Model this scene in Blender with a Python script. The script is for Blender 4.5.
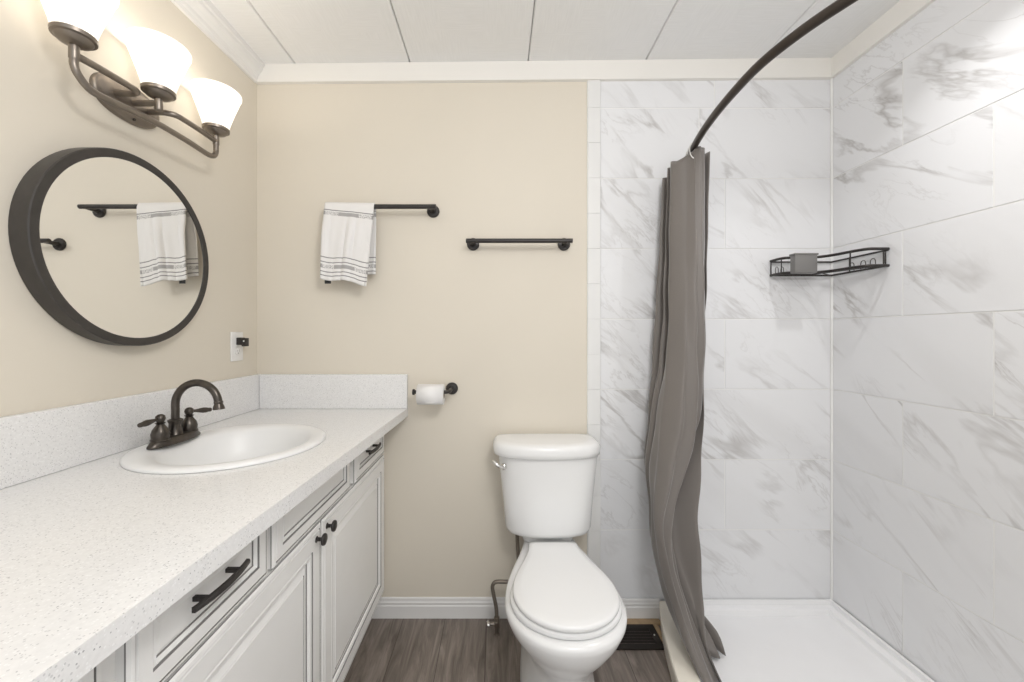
import bpy, bmesh, math, random
from mathutils import Vector, Matrix
random.seed(7)
S = bpy.context.scene
for o in list(bpy.data.objects): bpy.data.objects.remove(o)
COL = S.collection
PI = math.pi

# ------------------------------------------------------------------ camera
cam = bpy.data.objects.new('camera', bpy.data.cameras.new('camera')); COL.objects.link(cam)
cam.location = (0, 0, 1.23); cam.rotation_euler = (PI/2, 0, 0)
cam.data.sensor_width = 36; cam.data.lens = 395/1024*36
cam.data.shift_x = 14/1024; cam.data.shift_y = -7/1024
cam.data.clip_start = .02
S.camera = cam
# ------------------------------------------------------------------ world, exposure
W = bpy.data.worlds.new('daylight'); S.world = W; W.use_nodes = True
W.node_tree.nodes['Background'].inputs[0].default_value = (.96, .98, 1, 1)
W.node_tree.nodes['Background'].inputs[1].default_value = 0.85
S.view_settings.view_transform = 'Standard'; S.view_settings.look = 'None'
S.view_settings.gamma = 1; S.view_settings.use_curve_mapping = False
S.view_settings.exposure = 0.55

def lamp(name, kind, loc, power, color, **kw):
    d = bpy.data.lights.new(name, kind); d.energy = power; d.color = color
    for k, v in kw.items(): setattr(d, k, v)
    o = bpy.data.objects.new(name, d); COL.objects.link(o); o.location = loc
    return o
# recessed lamp in the ceiling over the shower, and an added fill lamp, unseen behind the camera
lamp('shower_downlight', 'AREA', (1.12, 1.06, 2.375), 1.75, (1, .99, .985), shape='DISK', size=.055, spread=1.95)
lamp('unseen_fill_globe', 'POINT', (.40, -.05, 2.06), 23, (1, .98, .965), shadow_soft_size=.17)

# ------------------------------------------------------------------ constants of the room
XL, XR, YB = -1.048, 1.452, 1.7174
ZC = 2.405
YO = -1.0                                        # the room is open behind the camera

# ------------------------------------------------------------------ materials
def mat(name, color, rough=.5, metal=0, spec=.5, coat=0, bump=None, noise=None, sheen=0, emit=None):
    m = bpy.data.materials.new(name); m.use_nodes = True
    nt = m.node_tree; b = nt.nodes['Principled BSDF']
    b.inputs['Base Color'].default_value = (*color, 1)
    b.inputs['Roughness'].default_value = rough; b.inputs['Metallic'].default_value = metal
    b.inputs['Specular IOR Level'].default_value = spec
    b.inputs['Coat Weight'].default_value = coat
    b.inputs['Sheen Weight'].default_value = sheen
    if emit: b.inputs['Emission Color'].default_value = (*emit[0], 1); b.inputs['Emission Strength'].default_value = emit[1]
    tc = nt.nodes.new('ShaderNodeTexCoord')
    n = nt.nodes.new('ShaderNodeTexNoise'); n.inputs['Scale'].default_value = (noise or (8, 0))[0]; n.inputs['Detail'].default_value = 4
    nt.links.new(tc.outputs['Object'], n.inputs['Vector'])
    amt = (noise or (8, .03))[1]
    mx = nt.nodes.new('ShaderNodeMix'); mx.data_type = 'RGBA'
    mx.inputs['A'].default_value = (*[c*(1-amt) for c in color], 1)
    mx.inputs['B'].default_value = (*[min(1, c*(1+amt)) for c in color], 1)
    nt.links.new(n.outputs['Fac'], mx.inputs['Factor']); nt.links.new(mx.outputs['Result'], b.inputs['Base Color'])
    if bump:
        n2 = nt.nodes.new('ShaderNodeTexNoise'); n2.inputs['Scale'].default_value = bump[0]; n2.inputs['Detail'].default_value = 3
        nt.links.new(tc.outputs['Object'], n2.inputs['Vector'])
        bp = nt.nodes.new('ShaderNodeBump'); bp.inputs['Strength'].default_value = bump[1]; bp.inputs['Distance'].default_value = bump[2]
        nt.links.new(n2.outputs['Fac'], bp.inputs['Height']); nt.links.new(bp.outputs['Normal'], b.inputs['Normal'])
    return m

class NT:
    def __init__(s, name):
        s.m = bpy.data.materials.new(name); s.m.use_nodes = True; s.t = s.m.node_tree; s.b = s.t.nodes['Principled BSDF']
    def n(s, kind, **kw):
        x = s.t.nodes.new('ShaderNode'+kind)
        for k, v in kw.items():
            if hasattr(x, k): setattr(x, k, v)
        return x
    def l(s, a, b): s.t.links.new(a, b)
    def math(s, op, a, b=None, clamp=False):
        x = s.n('Math', operation=op); x.use_clamp = clamp
        for i, v in enumerate((a, b)):
            if v is None: continue
            if isinstance(v, (int, float)): x.inputs[i].default_value = v
            else: s.l(v, x.inputs[i])
        return x.outputs[0]
    def noise(s, vec, scale, detail=3, dist=0, rough=.5):
        x = s.n('TexNoise'); x.inputs['Scale'].default_value = scale; x.inputs['Detail'].default_value = detail
        x.inputs['Distortion'].default_value = dist; x.inputs['Roughness'].default_value = rough
        s.l(vec, x.inputs['Vector']); return x.outputs['Fac']
    def mapping(s, vec, loc=(0,0,0), rot=(0,0,0), sc=(1,1,1)):
        x = s.n('Mapping'); x.inputs['Location'].default_value = loc; x.inputs['Rotation'].default_value = rot; x.inputs['Scale'].default_value = sc
        s.l(vec, x.inputs['Vector']); return x.outputs['Vector']
    def rng(s, v, a, b, c=0, d=1):
        x = s.n('MapRange'); s.l(v, x.inputs['Value'])
        for k, q in zip(('From Min', 'From Max', 'To Min', 'To Max'), (a, b, c, d)): x.inputs[k].default_value = q
        return x.outputs['Result']
    def mix(s, f, a, b, blend='MIX'):
        x = s.n('Mix', data_type='RGBA', blend_type=blend)
        for k, v in (('Factor', f), ('A', a), ('B', b)):
            if isinstance(v, tuple): x.inputs[k].default_value = (*v, 1)
            elif isinstance(v, (int, float)): x.inputs[k].default_value = v
            else: s.l(v, x.inputs[k])
        return x.outputs['Result']

def marble_mat():
    t = NT('marble_tile'); uv = t.n('UVMap').outputs['UV']
    v1 = t.mapping(t.mapping(uv, rot=(0, 0, math.radians(40))), sc=(.85, 3.3, 1))
    n1 = t.noise(v1, 1.5, 5, .45, .55)
    a1 = t.math('ABSOLUTE', t.math('SUBTRACT', n1, .5))
    vein = t.rng(a1, 0, .034, 1, 0)
    m1 = t.rng(t.noise(t.mapping(uv, loc=(4, 2, 0)), 2.3, 2), .46, .66)
    v2 = t.mapping(t.mapping(uv, rot=(0, 0, math.radians(48))), loc=(9, 3, 0), sc=(1.2, 4.5, 1))
    n2 = t.noise(v2, 2.6, 5, .6, .6)
    vein2 = t.rng(t.math('ABSOLUTE', t.math('SUBTRACT', n2, .5)), 0, .024, 1, 0)
    m2 = t.rng(t.noise(t.mapping(uv, loc=(1, 7, 0)), 2.1, 2), .5, .68)
    cloud = t.rng(t.noise(v1, 1.1, 4, .4), .52, .78, 0, .15)
    f = t.math('ADD', t.math('MULTIPLY', t.math('MULTIPLY', vein, m1), .74), t.math('MULTIPLY', t.math('MULTIPLY', vein2, m2), .38))
    f = t.math('ADD', f, cloud, clamp=True)
    c = t.mix(f, (.81, .815, .83), (.43, .415, .405))
    t.l(c, t.b.inputs['Base Color']); t.b.inputs['Roughness'].default_value = .40
    t.b.inputs['Specular IOR Level'].default_value = .4
    return t.m

def quartz_mat():
    t = NT('white_quartz'); p = t.n('TexCoord').outputs['Object']
    base = (.82, .815, .81)
    vo = t.n('TexVoronoi'); vo.inputs['Scale'].default_value = 330; t.l(p, vo.inputs['Vector'])
    sp = t.rng(t.n('SeparateColor').outputs[0], 0, 1)
    sc = t.n('SeparateColor'); t.l(vo.outputs['Color'], sc.inputs[0])
    dark = t.math('MULTIPLY', t.math('GREATER_THAN', sc.outputs[0], .86), t.math('LESS_THAN', vo.outputs['Distance'], .42))
    lite = t.math('MULTIPLY', t.math('GREATER_THAN', sc.outputs[1], .86), t.math('LESS_THAN', vo.outputs['Distance'], .45))
    vb = t.n('TexVoronoi'); vb.inputs['Scale'].default_value = 260; t.l(p, vb.inputs['Vector'])
    sb = t.n('SeparateColor'); t.l(vb.outputs['Color'], sb.inputs[0])
    big = t.math('MULTIPLY', t.math('GREATER_THAN', sb.outputs[0], .945), t.math('LESS_THAN', vb.outputs['Distance'], .28))
    c = t.mix(t.rng(t.noise(p, 160, 3), .35, .7, 0, .35), base, (.66, .655, .65))
    c = t.mix(t.math('MULTIPLY', dark, .5), c, (.42, .42, .43))
    c = t.mix(t.math('MULTIPLY', lite, .8), c, (.9, .9, .9))
    c = t.mix(t.math('MULTIPLY', big, .7), c, (.25, .25, .26))
    t.l(c, t.b.inputs['Base Color']); t.b.inputs['Roughness'].default_value = .2
    return t.m

def floor_mat():
    t = NT('grey_brown_plank'); p = t.n('TexCoord').outputs['Object']
    q = t.mapping(p, rot=(0, 0, PI/2), loc=(.3, .07, 0))
    br = t.n('TexBrick'); br.offset = .37
    for k, v in (('Color1', (.25, .25, .25, 1)), ('Color2', (.75, .75, .75, 1)), ('Mortar', (0, 0, 0, 1)), ('Scale', 1), ('Mortar Size', .0012), ('Brick Width', 1.22), ('Row Height', .18)): br.inputs[k].default_value = v
    t.l(q, br.inputs['Vector'])
    tone = br.outputs['Color']
    add = t.n('VectorMath', operation='MULTIPLY_ADD'); t.l(tone, add.inputs[0]); add.inputs[1].default_value = (7, 3, 5); t.l(p, add.inputs[2])
    g = t.mapping(add.outputs[0], sc=(8.5, 1.2, 1))
    grain = t.noise(g, 3.0, 6, .9, .62)
    fine = t.noise(t.mapping(add.outputs[0], sc=(60, 2.2, 1)), 4, 3, .2)
    c = t.mix(t.rng(grain, .32, .68), (.095, .075, .062), (.315, .268, .232))
    c = t.mix(t.rng(fine, .35, .7, 0, .35), c, (.095, .078, .068))
    c = t.mix(.22, c, tone, 'SOFT_LIGHT')
    kn = t.n('TexVoronoi'); kn.inputs['Scale'].default_value = 1; t.l(t.mapping(add.outputs[0], sc=(5.5, 2.2, 1)), kn.inputs['Vector'])
    c = t.mix(t.rng(kn.outputs['Distance'], .03, .13, .8, 0), c, (.035, .027, .024))
    c = t.mix(br.outputs['Fac'], c, (.055, .044, .037))
    t.l(c, t.b.inputs['Base Color']); t.b.inputs['Roughness'].default_value = .42
    bp = t.n('Bump'); bp.inputs['Strength'].default_value = .15; bp.inputs['Distance'].default_value = .002
    t.l(grain, bp.inputs['Height']); t.l(bp.outputs['Normal'], t.b.inputs['Normal'])
    return t.m

def ceiling_mat():
    t = NT('textured_white_panel'); p = t.n('TexCoord').outputs['Object']
    vo = t.n('TexVoronoi', distance='CHEBYCHEV'); vo.inputs['Scale'].default_value = 6; vo.inputs['Randomness'].default_value = .8
    t.l(t.mapping(p, sc=(1.6, 1, 1)), vo.inputs['Vector'])
    a = t.noise(t.mapping(p, sc=(30, 2, 1)), 6, 3); b = t.noise(t.mapping(p, sc=(2, 30, 1)), 6, 3)
    s = t.n('SeparateColor'); t.l(vo.outputs['Color'], s.inputs[0])
    sel = t.math('GREATER_THAN', s.outputs[0], .5)
    h = t.math('ADD', t.math('MULTIPLY', sel, a), t.math('MULTIPLY', t.math('SUBTRACT', 1, sel), b))
    c = t.mix(t.rng(h, .3, .7), (.86, .86, .855), (.90, .90, .895))
    t.l(c, t.b.inputs['Base Color']); t.b.inputs['Roughness'].default_value = .6
    bp = t.n('Bump'); bp.inputs['Strength'].default_value = .3; bp.inputs['Distance'].default_value = .002
    t.l(h, bp.inputs['Height']); t.l(bp.outputs['Normal'], t.b.inputs['Normal'])
    return t.m

def towel_mat():
    t = NT('striped_cotton'); uv = t.n('UVMap').outputs['UV']
    s = t.n('SeparateXYZ'); t.l(uv, s.inputs[0]); v = s.outputs['Y']; u = s.outputs['X']
    cr = t.n('ValToRGB'); cr.color_ramp.interpolation = 'CONSTANT'; e = cr.color_ramp.elements
    stops = []
    for a, b, g in ((.020, .0235, .75), (.030, .043, .55), (.055, .0585, .75), (.218, .2215, .75), (.235, .2385, .75), (.249, .263, .55), (.275, .2785, .75), (.291, .2945, .75)):
        stops += [(a, g), (b, 0)]
    e[0].position = 0; e[0].color = (0, 0, 0, 1); e[1].position = stops[0][0]; e[1].color = (stops[0][1],)*3+(1,)
    for pos, g in stops[1:]:
        x = e.new(pos); x.color = (g, g, g, 1)
    t.l(v, cr.inputs[0])
    # woven pale motif inside the wide bands
    bandness = t.math('MULTIPLY', t.math('GREATER_THAN', cr.outputs[0], .4), t.math('LESS_THAN', cr.outputs[0], .65))
    per = t.math('FRACT', t.math('MULTIPLY', t.math('ADD', u, .055), 7.2))
    inside = t.math('MULTIPLY', t.math('GREATER_THAN', per, .45), t.math('LESS_THAN', per, .83))
    nz = t.math('GREATER_THAN', t.noise(t.mapping(uv, sc=(1.3, 1, 1)), 210, 1), .47)
    motif = t.math('MULTIPLY', t.math('MULTIPLY', bandness, inside), nz)
    f = t.math('SUBTRACT', cr.outputs[0], t.math('MULTIPLY', motif, .45), clamp=True)
    c = t.mix(f, (.80, .785, .77), (.06, .055, .055))
    t.l(c, t.b.inputs['Base Color']); t.b.inputs['Roughness'].default_value = .9; t.b.inputs['Sheen Weight'].default_value = .3
    bp = t.n('Bump'); bp.inputs['Strength'].default_value = .35; bp.inputs['Distance'].default_value = .0015
    t.l(t.noise(uv, 420, 2), bp.inputs['Height']); t.l(bp.outputs['Normal'], t.b.inputs['Normal'])
    return t.m

M = dict(
 paint=mat('beige_paint', (.725, .67, .575), .6, noise=(3, .02), bump=(160, .12, .001)),
 white=mat('white_trim_paint', (.80, .79, .775), .4, noise=(5, .02)),
 cream=mat('cream_trim_paint', (.85, .83, .79), .45, noise=(5, .02)),
 cab=mat('cabinet_white', (.87, .865, .85), .35, noise=(14, .025)),
 glaze_shade=mat('cabinet_glaze_and_gap_shade', (.25, .24, .235), .5),  # groove glaze, and the painted shadow line round each front
 bronze=mat('oil_rubbed_bronze', (.088, .077, .067), .30, .85, noise=(60, .5)),
 nickel=mat('brushed_bronze_nickel', (.25, .218, .187), .36, .9, noise=(40, .12)),
 black=mat('matte_black_metal', (.036, .032, .030), .38, .3, noise=(40, .2)),
 darkrod=mat('dark_bronze_tube', (.065, .054, .046), .33, .7, noise=(20, .2)),
 frame=mat('black_wood_frame', (.040, .0355, .032), .42, .1, noise=(50, .3), bump=(90, .2, .001)),
 porc=mat('white_porcelain', (.83, .83, .825), .16, noise=(3, .004)),
 sinkporc=mat('sink_porcelain', (.83, .83, .825), .33, noise=(3, .004)),
 seat=mat('white_seat_plastic', (.84, .84, .838), .16, noise=(3, .004)),
 acryl=mat('white_acrylic_pan', (.89, .89, .90), .3, bump=(26, .25, .004)),
 thresh=mat('cream_acrylic', (.88, .83, .73), .3, noise=(4, .02)),
 chrome=mat('chrome', (.75, .74, .72), .12, 1),
 hose=mat('braided_hose', (.21, .18, .15), .42, .5, noise=(300, .4)),
 paper=mat('tissue_paper', (.84, .83, .82), .9, bump=(250, .2, .001)),
 card=mat('cardboard', (.42, .33, .24), .9),
 plate=mat('outlet_plastic', (.84, .83, .81), .35),
 dark=mat('dark_slot', (.02, .02, .02), .5),
 reg=mat('brown_black_register', (.020, .015, .012), .45, .4),
 ply=mat('raw_plywood_edge', (.42, .30, .18), .8, noise=(30, .35)),
 curtain=mat('taupe_fabric', (.165, .148, .135), .5, sheen=.4, noise=(220, .05), bump=(500, .12, .0006)),
 hook=mat('clear_white_plastic', (.75, .74, .72), .25),
 gbox=mat('grey_plastic', (.19, .185, .18), .45),
 grout=mat('white_grout', (.86, .86, .85), .8),
 tag=mat('black_care_tag', (.02, .02, .02), .7),
 joint=mat('dark_panel_joint', (.8, .79, .77), .8),
 shade=mat('frosted_glass_lit', (.86, .84, .80), .35, emit=((1, .97, .93), .55)),
 bulb=mat('lit_bulb', (.9, .9, .9), .3, emit=((1, .9, .75), 2)),
 tile=marble_mat(), quartz=quartz_mat(), floor=floor_mat(), ceil=ceiling_mat(), towel=towel_mat(),
)
mg = NT('mirror_glass'); mg.b.inputs['Metallic'].default_value = 1; mg.b.inputs['Roughness'].default_value = .012; mg.b.inputs['Base Color'].default_value = (.90, .90, .885, 1)
M['mirror'] = mg.m
# fabric lets a little light through; so does lit frosted glass
def translucent(m, w, col):
    nt = m.node_tree; b = nt.nodes['Principled BSDF']; out = nt.nodes['Material Output']
    tr = nt.nodes.new('ShaderNodeBsdfTranslucent'); tr.inputs[0].default_value = (*col, 1)
    mx = nt.nodes.new('ShaderNodeMixShader'); mx.inputs[0].default_value = w
    nt.links.new(b.outputs[0], mx.inputs[1]); nt.links.new(tr.outputs[0], mx.inputs[2]); nt.links.new(mx.outputs[0], out.inputs[0])
translucent(M['shade'], .5, (.95, .93, .9))

# ------------------------------------------------------------------ object helpers
def wloc(p):
    v = Vector((0, 0, 0))
    while p: v += p.location; p = p.parent
    return v
def obj(name, bm, m, parent=None, smooth=True, angle=35, origin=None):
    """bm is in world metres; link it as one mesh object (under parent, or with its origin at its own base)."""
    bmesh.ops.recalc_face_normals(bm, faces=bm.faces)
    if parent: base = wloc(parent)
    elif origin is not None: base = Vector(origin)
    else:
        xs = [v.co for v in bm.verts]
        base = Vector(((min(v.x for v in xs)+max(v.x for v in xs))/2, (min(v.y for v in xs)+max(v.y for v in xs))/2, min(v.z for v in xs)))
    bmesh.ops.translate(bm, vec=-base, verts=bm.verts)
    me = bpy.data.meshes.new(name)
    for f in bm.faces: f.smooth = smooth
    bm.to_mesh(me); bm.free()
    if smooth: me.set_sharp_from_angle(angle=math.radians(angle))
    for x in (m if isinstance(m, (list, tuple)) else [m]): me.materials.append(x)
    o = bpy.data.objects.new(name, me); COL.objects.link(o)
    if parent: o.parent = parent
    else: o.location = base
    return o
def tag(o, label, cat, group=None):
    o['label'] = label; o['category'] = cat
    if group: o['group'] = group
    return o
def thing(name, loc, label, cat, group=None):
    o = bpy.data.objects.new(name, None); COL.objects.link(o); o.location = loc; o.empty_display_size = .05
    return tag(o, label, cat, group)
def struct(name, bm, m, **k):
    o = obj(name, bm, m, **k); o['kind'] = 'structure'; return o
def copytree(root, loc):
    r = root.copy(); COL.objects.link(r); r.location = loc
    for ch in list(root.children):
        c = ch.copy(); COL.objects.link(c); c.parent = r
        for g in list(ch.children):
            d = g.copy(); COL.objects.link(d); d.parent = c
    return r

# ------------------------------------------------------------------ mesh helpers
def box(bm, x0, x1, y0, y1, z0, z1, bev=0, seg=2, mi=0):
    vs = [bm.verts.new((x, y, z)) for x in (x0, x1) for y in (y0, y1) for z in (z0, z1)]
    fs = [bm.faces.new([vs[i] for i in q]) for q in ((0, 1, 3, 2), (4, 6, 7, 5), (0, 4, 5, 1), (2, 3, 7, 6), (0, 2, 6, 4), (1, 5, 7, 3))]
    for f in fs: f.material_index = mi
    if bev:
        es = list({e for f in fs for e in f.edges})
        bmesh.ops.bevel(bm, geom=es, offset=bev, segments=seg, profile=.5, affect='EDGES')
    return bm
def nbox(*a, **k): return box(bmesh.new(), *a, **k)
def loft(bm, rings, cap0=True, cap1=True, closed=True, mi=None):
    R = [[bm.verts.new(p) for p in r] for r in rings]; n = len(R[0])
    for k, (a, b) in enumerate(zip(R, R[1:])):
        for i in range(n if closed else n-1):
            j = (i+1) % n
            f = bm.faces.new((a[i], a[j], b[j], b[i]))
            if mi: f.material_index = mi[k]
    if cap0: bm.faces.new(R[0][::-1])
    if cap1: bm.faces.new(R[-1])
    return bm
def frame_of(d):
    d = Vector(d).normalized(); u = d.cross(Vector((0, 0, 1)))
    if u.length < 1e-3: u = d.cross(Vector((0, 1, 0)))
    u.normalize(); return d, u, d.cross(u).normalized()
def lathe(bm, o, axis, prof, n=32, cap0=True, cap1=True, sx=1, sy=1):
    d, u, w = frame_of(axis); o = Vector(o)
    rings = [[o+d*h+u*(r*sx*math.cos(2*PI*i/n))+w*(r*sy*math.sin(2*PI*i/n)) for i in range(n)] for r, h in prof]
    return loft(bm, rings, cap0, cap1)
def nlathe(*a, **k): return lathe(bmesh.new(), *a, **k)
def smooth_path(pts, n=8):
    P = [Vector(p) for p in pts]; P = [2*P[0]-P[1]]+P+[2*P[-1]-P[-2]]; out = []
    for i in range(1, len(P)-2):
        a, b, c, d = P[i-1:i+3]
        for k in range(n):
            t = k/n
            out.append(.5*((2*b)+(c-a)*t+(2*a-5*b+4*c-d)*t*t+(3*b-a-3*c+d)*t**3))
    out.append(P[-2]); return out
def tube(bm, pts, r, n=12, caps=True, sx=1, sy=1):
    P = [Vector(p) for p in pts]; rr = r if isinstance(r, (list, tuple)) else [r]*len(P)
    T = [(P[min(i+1, len(P)-1)]-P[max(i-1, 0)]).normalized() for i in range(len(P))]
    d, u, w = frame_of(T[0]); rings = []
    for i, p in enumerate(P):
        u = (u-T[i]*u.dot(T[i])).normalized(); w = T[i].cross(u)
        rings.append([p+u*(rr[i]*sx*math.cos(2*PI*k/n))+w*(rr[i]*sy*math.sin(2*PI*k/n)) for k in range(n)])
    return loft(bm, rings, caps, caps)
def ntube(*a, **k): return tube(bmesh.new(), *a, **k)
def interp(tab, x):
    if x <= tab[0][0]: return tab[0][1]
    for (a, p), (b, q) in zip(tab, tab[1:]):
        if x <= b:
            t = (x-a)/(b-a); return p+(q-p)*t
    return tab[-1][1]

# ================================================================== THE SETTING
struct('floor', nbox(XL-.1, XR+.1, YO, YB+.1, -.08, 0), M['floor'])
struct('wall_left', nbox(XL-.1, XL, YO, YB+.1, 0, 2.5), M['paint'])
struct('wall_back', nbox(XL, .39, YB, YB+.1, 0, 2.5), M['paint'])
# tiled shower walls: bevelled tiles on a grout bed
GZ = [.0741+.3052*k for k in range(8)]+[2.40]
def tile_wall(u0, u1, rows, to3, bed):
    """rows: list of (z0, z1, [joints]); to3(u, z, h) gives the point h above the grout bed."""
    bm = bmesh.new(); uvl = bm.loops.layers.uv.new('UVMap'); g = .0022; rnd = random.Random(3)
    for z0, z1, js in rows:
        for a, b in zip([u0]+js, js+[u1]):
            off = (rnd.uniform(0, 40), rnd.uniform(0, 40))
            def ring(ins, h): return [(a+ins, z0+ins, h), (b-ins, z0+ins, h), (b-ins, z1-ins, h), (a+ins, z1-ins, h)]
            R = [[(p, bm.verts.new(to3(*p))) for p in ring(i, h)] for i, h in ((g, 0), (g, .0010), (g+.0006, .0014))]
            quads = [[r0[i], r0[(i+1) % 4], r1[(i+1) % 4], r1[i]] for r0, r1 in zip(R, R[1:]) for i in range(4)]+[R[-1]]
            for q in quads:
                f = bm.faces.new([v for _, v in q])
                for lp, (p, _) in zip(f.loops, q): lp[uvl].uv = (p[0]+off[0], p[1]+off[1])
    bed(bm); return bm
def back_pt(u, z, h): return (u, YB-.0003-h, z)
TX0 = .4435
rows = []
for k in range(8):
    z0, z1 = GZ[k], GZ[k+1]
    rows.append((z0, z1, [.985] if k in (1, 3, 5) else [.94] if k == 7 else [.874]))
def bed_back(bm): box(bm, .39, XR+.1, YB, YB+.1, 0, 2.5, mi=1)
struct('wall_shower', tile_wall(TX0, XR-.004, rows, back_pt, bed_back), [M['tile'], M['grout']], smooth=False)
# bullnose column at the edge of the tile
bm = bmesh.new(); z = GZ[0]-.03
zz = [GZ[0]-.074+.074]
z = GZ[0]
while z < 2.38:
    z1 = min(z+.1526, 2.38)
    prof = [(.3865, YB), (.3865, YB-.004), (.389, YB-.0075), (.393, YB-.009), (.4425, YB-.009), (.4425, YB)]
    loft(bm, [[(x, y, z+.0005) for x, y in prof], [(x, y, z1-.0005) for x, y in prof]]); z = z1
struct('trim_1', bm, mat('white_bullnose_tile', (.80, .80, .79), .2), smooth=False)
def right_pt(u, z, h): return (XR-.0003-h, -u, z)
rows = []
for k in range(8):
    a = 1.416 if k in (0, 2, 4, 6) else 1.156
    ys = []; y = a
    while y > .25: ys.append(-y); y -= .61
    rows.append((GZ[k], GZ[k+1], ys))
def bed_right(bm): box(bm, XR, XR+.1, YO, YB+.1, 0, 2.5, mi=1)
struct('wall_right', tile_wall(-YB+.004, -.2, rows, right_pt, bed_right), [M['tile'], M['grout']], smooth=False)
# wing wall closing the near end of the shower, outside the picture
struct('wall_wing', nbox(.86, XR, .06, .18, 0, 2.5), M['paint'])
# caulk line in the tile corner
struct('trim_2', nbox(XR-.0105, XR-.0005, YB-.0105, YB-.0005, .07, 2.34, bev=.003, seg=1), M['grout'])
# ceiling panels with open joints; the ceiling climbs slightly to the right
bm = bmesh.new()
def zc(x): return 2.392+.011*(x-XL)
seams = [XL-.1, -.875, -.38, .13, .638, 1.135, XR+.1]
for a, b in zip(seams, seams[1:]):
    g = .0012
    lo = [(a+g, zc(a)), (b-g, zc(b))]
    prof = [(a+g, zc(a)+.006), (a+g+.004, zc(a)), (b-g-.004, zc(b)), (b-g, zc(b)+.006), (b-g, zc(b)+.03), (a+g, zc(a)+.03)]
    loft(bm, [[(x, YO, z) for x, z in prof], [(x, YB+.05, z) for x, z in prof]])
nf = len(bm.faces)
box(bm, XL-.1, XR+.1, YO, YB+.1, 2.425, 2.55, mi=1)
struct('ceiling', bm, [M['ceil'], M['joint']], smooth=False)
# flat ceiling trim on the back wall, moulded crown on the left, flat board on the right
bm = bmesh.new()
loft(bm, [[(XL, YB, zc(XL)-.078), (XL, YB-.016, zc(XL)-.076), (XL, YB-.018, zc(XL)), (XL, YB, zc(XL))],
          [(XR, YB, zc(XR)-.085), (XR, YB-.016, zc(XR)-.083), (XR, YB-.018, zc(XR)), (XR, YB, zc(XR))]])
struct('trim_3', bm, M['cream'], smooth=False)
def zl(y): return zc(XL)-.078-.03*(YB-y)
bm = bmesh.new(); rings = []
for y in (YB-.017, YO):
    dz = -.035*(YB-y)
    prof = [(0, -.080), (.010, -.079), (.012, -.066), (.016, -.062), (.017, -.050), (.026, -.036), (.036, -.026), (.038, -.016), (.044, -.012), (.045, .03), (0, .03)]
    rings.append([(XL+a, y, zc(XL)+b+(dz if b < 0 else 0)) for a, b in prof])
loft(bm, rings); struct('trim_4', bm, M['white'], smooth=False)
bm = bmesh.new()
loft(bm, [[(XR, y, zc(XR)-.085), (XR-.016, y, zc(XR)-.083), (XR-.018, y, zc(XR)+.02), (XR, y, zc(XR)+.02)] for y in (YB-.017, .18)])
struct('trim_5', bm, M['cream'], smooth=False)
# baseboard
def base_prof(): return [(0, 0), (.010, 0), (.010, .052), (.0075, .056), (.0085, .066), (.006, .072), (.0055, .082), (.003, .087), (0, .087)]
bm = bmesh.new(); loft(bm, [[(x, YB-a, b) for a, b in base_prof()] for x in (-.571, .392)])
struct('baseboard_back', bm, M['white'], smooth=False)
bm = bmesh.new(); loft(bm, [[(x, YB-.0065-a, b*.98) for a, b in base_prof()] for x in (.394, .697)])
struct('baseboard_shower', bm, M['white'], smooth=False)

# ================================================================== VANITY
XF = -.503                                        # face frame plane; fronts stand 2 cm proud of it
van = thing('vanity_cabinet', (-.76, .85, 0), 'long white glazed vanity cabinet with black pulls under the quartz countertop', 'cabinet')
bm = bmesh.new()
for y0, y1 in ((.1, .118), (.486, .502), (YB-.02, YB-.002)): box(bm, XL+.002, XF-.0205, y0, y1, .1205, .872)
box(bm, XL+.002, XF-.0205, .118, YB-.02, .1205, .138); box(bm, XL+.002, XL+.010, .118, YB-.02, .138, .872)
box(bm, XL+.002, XF-.07, .1, YB-.002, .001, .12)
obj('carcass', bm, M['cab'], van, smooth=False)
bm = bmesh.new()
for y0, y1 in ((.503, .519), (.834, .853), (1.298, 1.343), (1.686, YB-.002)): box(bm, XF-.02, XF, y0-.003, y1+.003, .126, .872)
box(bm, XF-.02, XF-.001, .503, YB-.003, .705, .735); box(bm, XF-.02, XF-.001, .503, YB-.003, .12, .15); box(bm, XF-.02, XF-.001, .503, YB-.003, .855, .872)
box(bm, XF-.02, XF-.001, 1.07, 1.105, .126, .71)
obj('face_frame', bm, M['cab'], van, smooth=False)
def front(name, y0, y1, z0, z1, prof):
    bm = bmesh.new(); rings = []; mi = []
    for i, (ins, h, g) in enumerate(prof):
        rings.append([(XF+h, a, b) for a, b in ((y0+ins, z0+ins), (y1-ins, z0+ins), (y1-ins, z1-ins), (y0+ins, z1-ins))])
        if i: mi.append(g)
    loft(bm, rings, mi=mi)
    return obj(name, bm, [M['cab'], M['glaze_shade']], van, smooth=False)
DOORP = [(0, 0, 0), (0, .0115, 0), (0, .014, 1), (.003, .018, 0), (.010, .019, 0), (.0105, .0165, 1), (.0122, .0165, 1), (.014, .020, 0), (.052, .020, 0), (.0525, .0165, 1), (.0542, .0165, 1),  # outermost dark band paints the gap's shadow; the inner ones are glaze
         (.058, .0195, 0), (.066, .0185, 0), (.068, .012, 0), (.0685, .010, 1), (.0705, .010, 1), (.074, .011, 0), (.090, .0155, 0), (.0905, .0135, 1), (.092, .0135, 1), (.094, .016, 0)]
DRAWP = [(0, 0, 0), (0, .0115, 0), (0, .014, 1), (.003, .018, 0), (.008, .019, 0), (.0085, .0165, 1), (.0099, .0165, 1), (.012, .020, 0), (.034, .020, 0), (.0345, .0165, 1), (.0359, .0165, 1),
         (.040, .0195, 0), (.043, .013, 0), (.0435, .011, 1), (.045, .011, 1), (.052, .015, 0)]  # rim band is painted gap shade here too
d1 = front('drawer', .519, .834, .722, .866, DRAWP)
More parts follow.
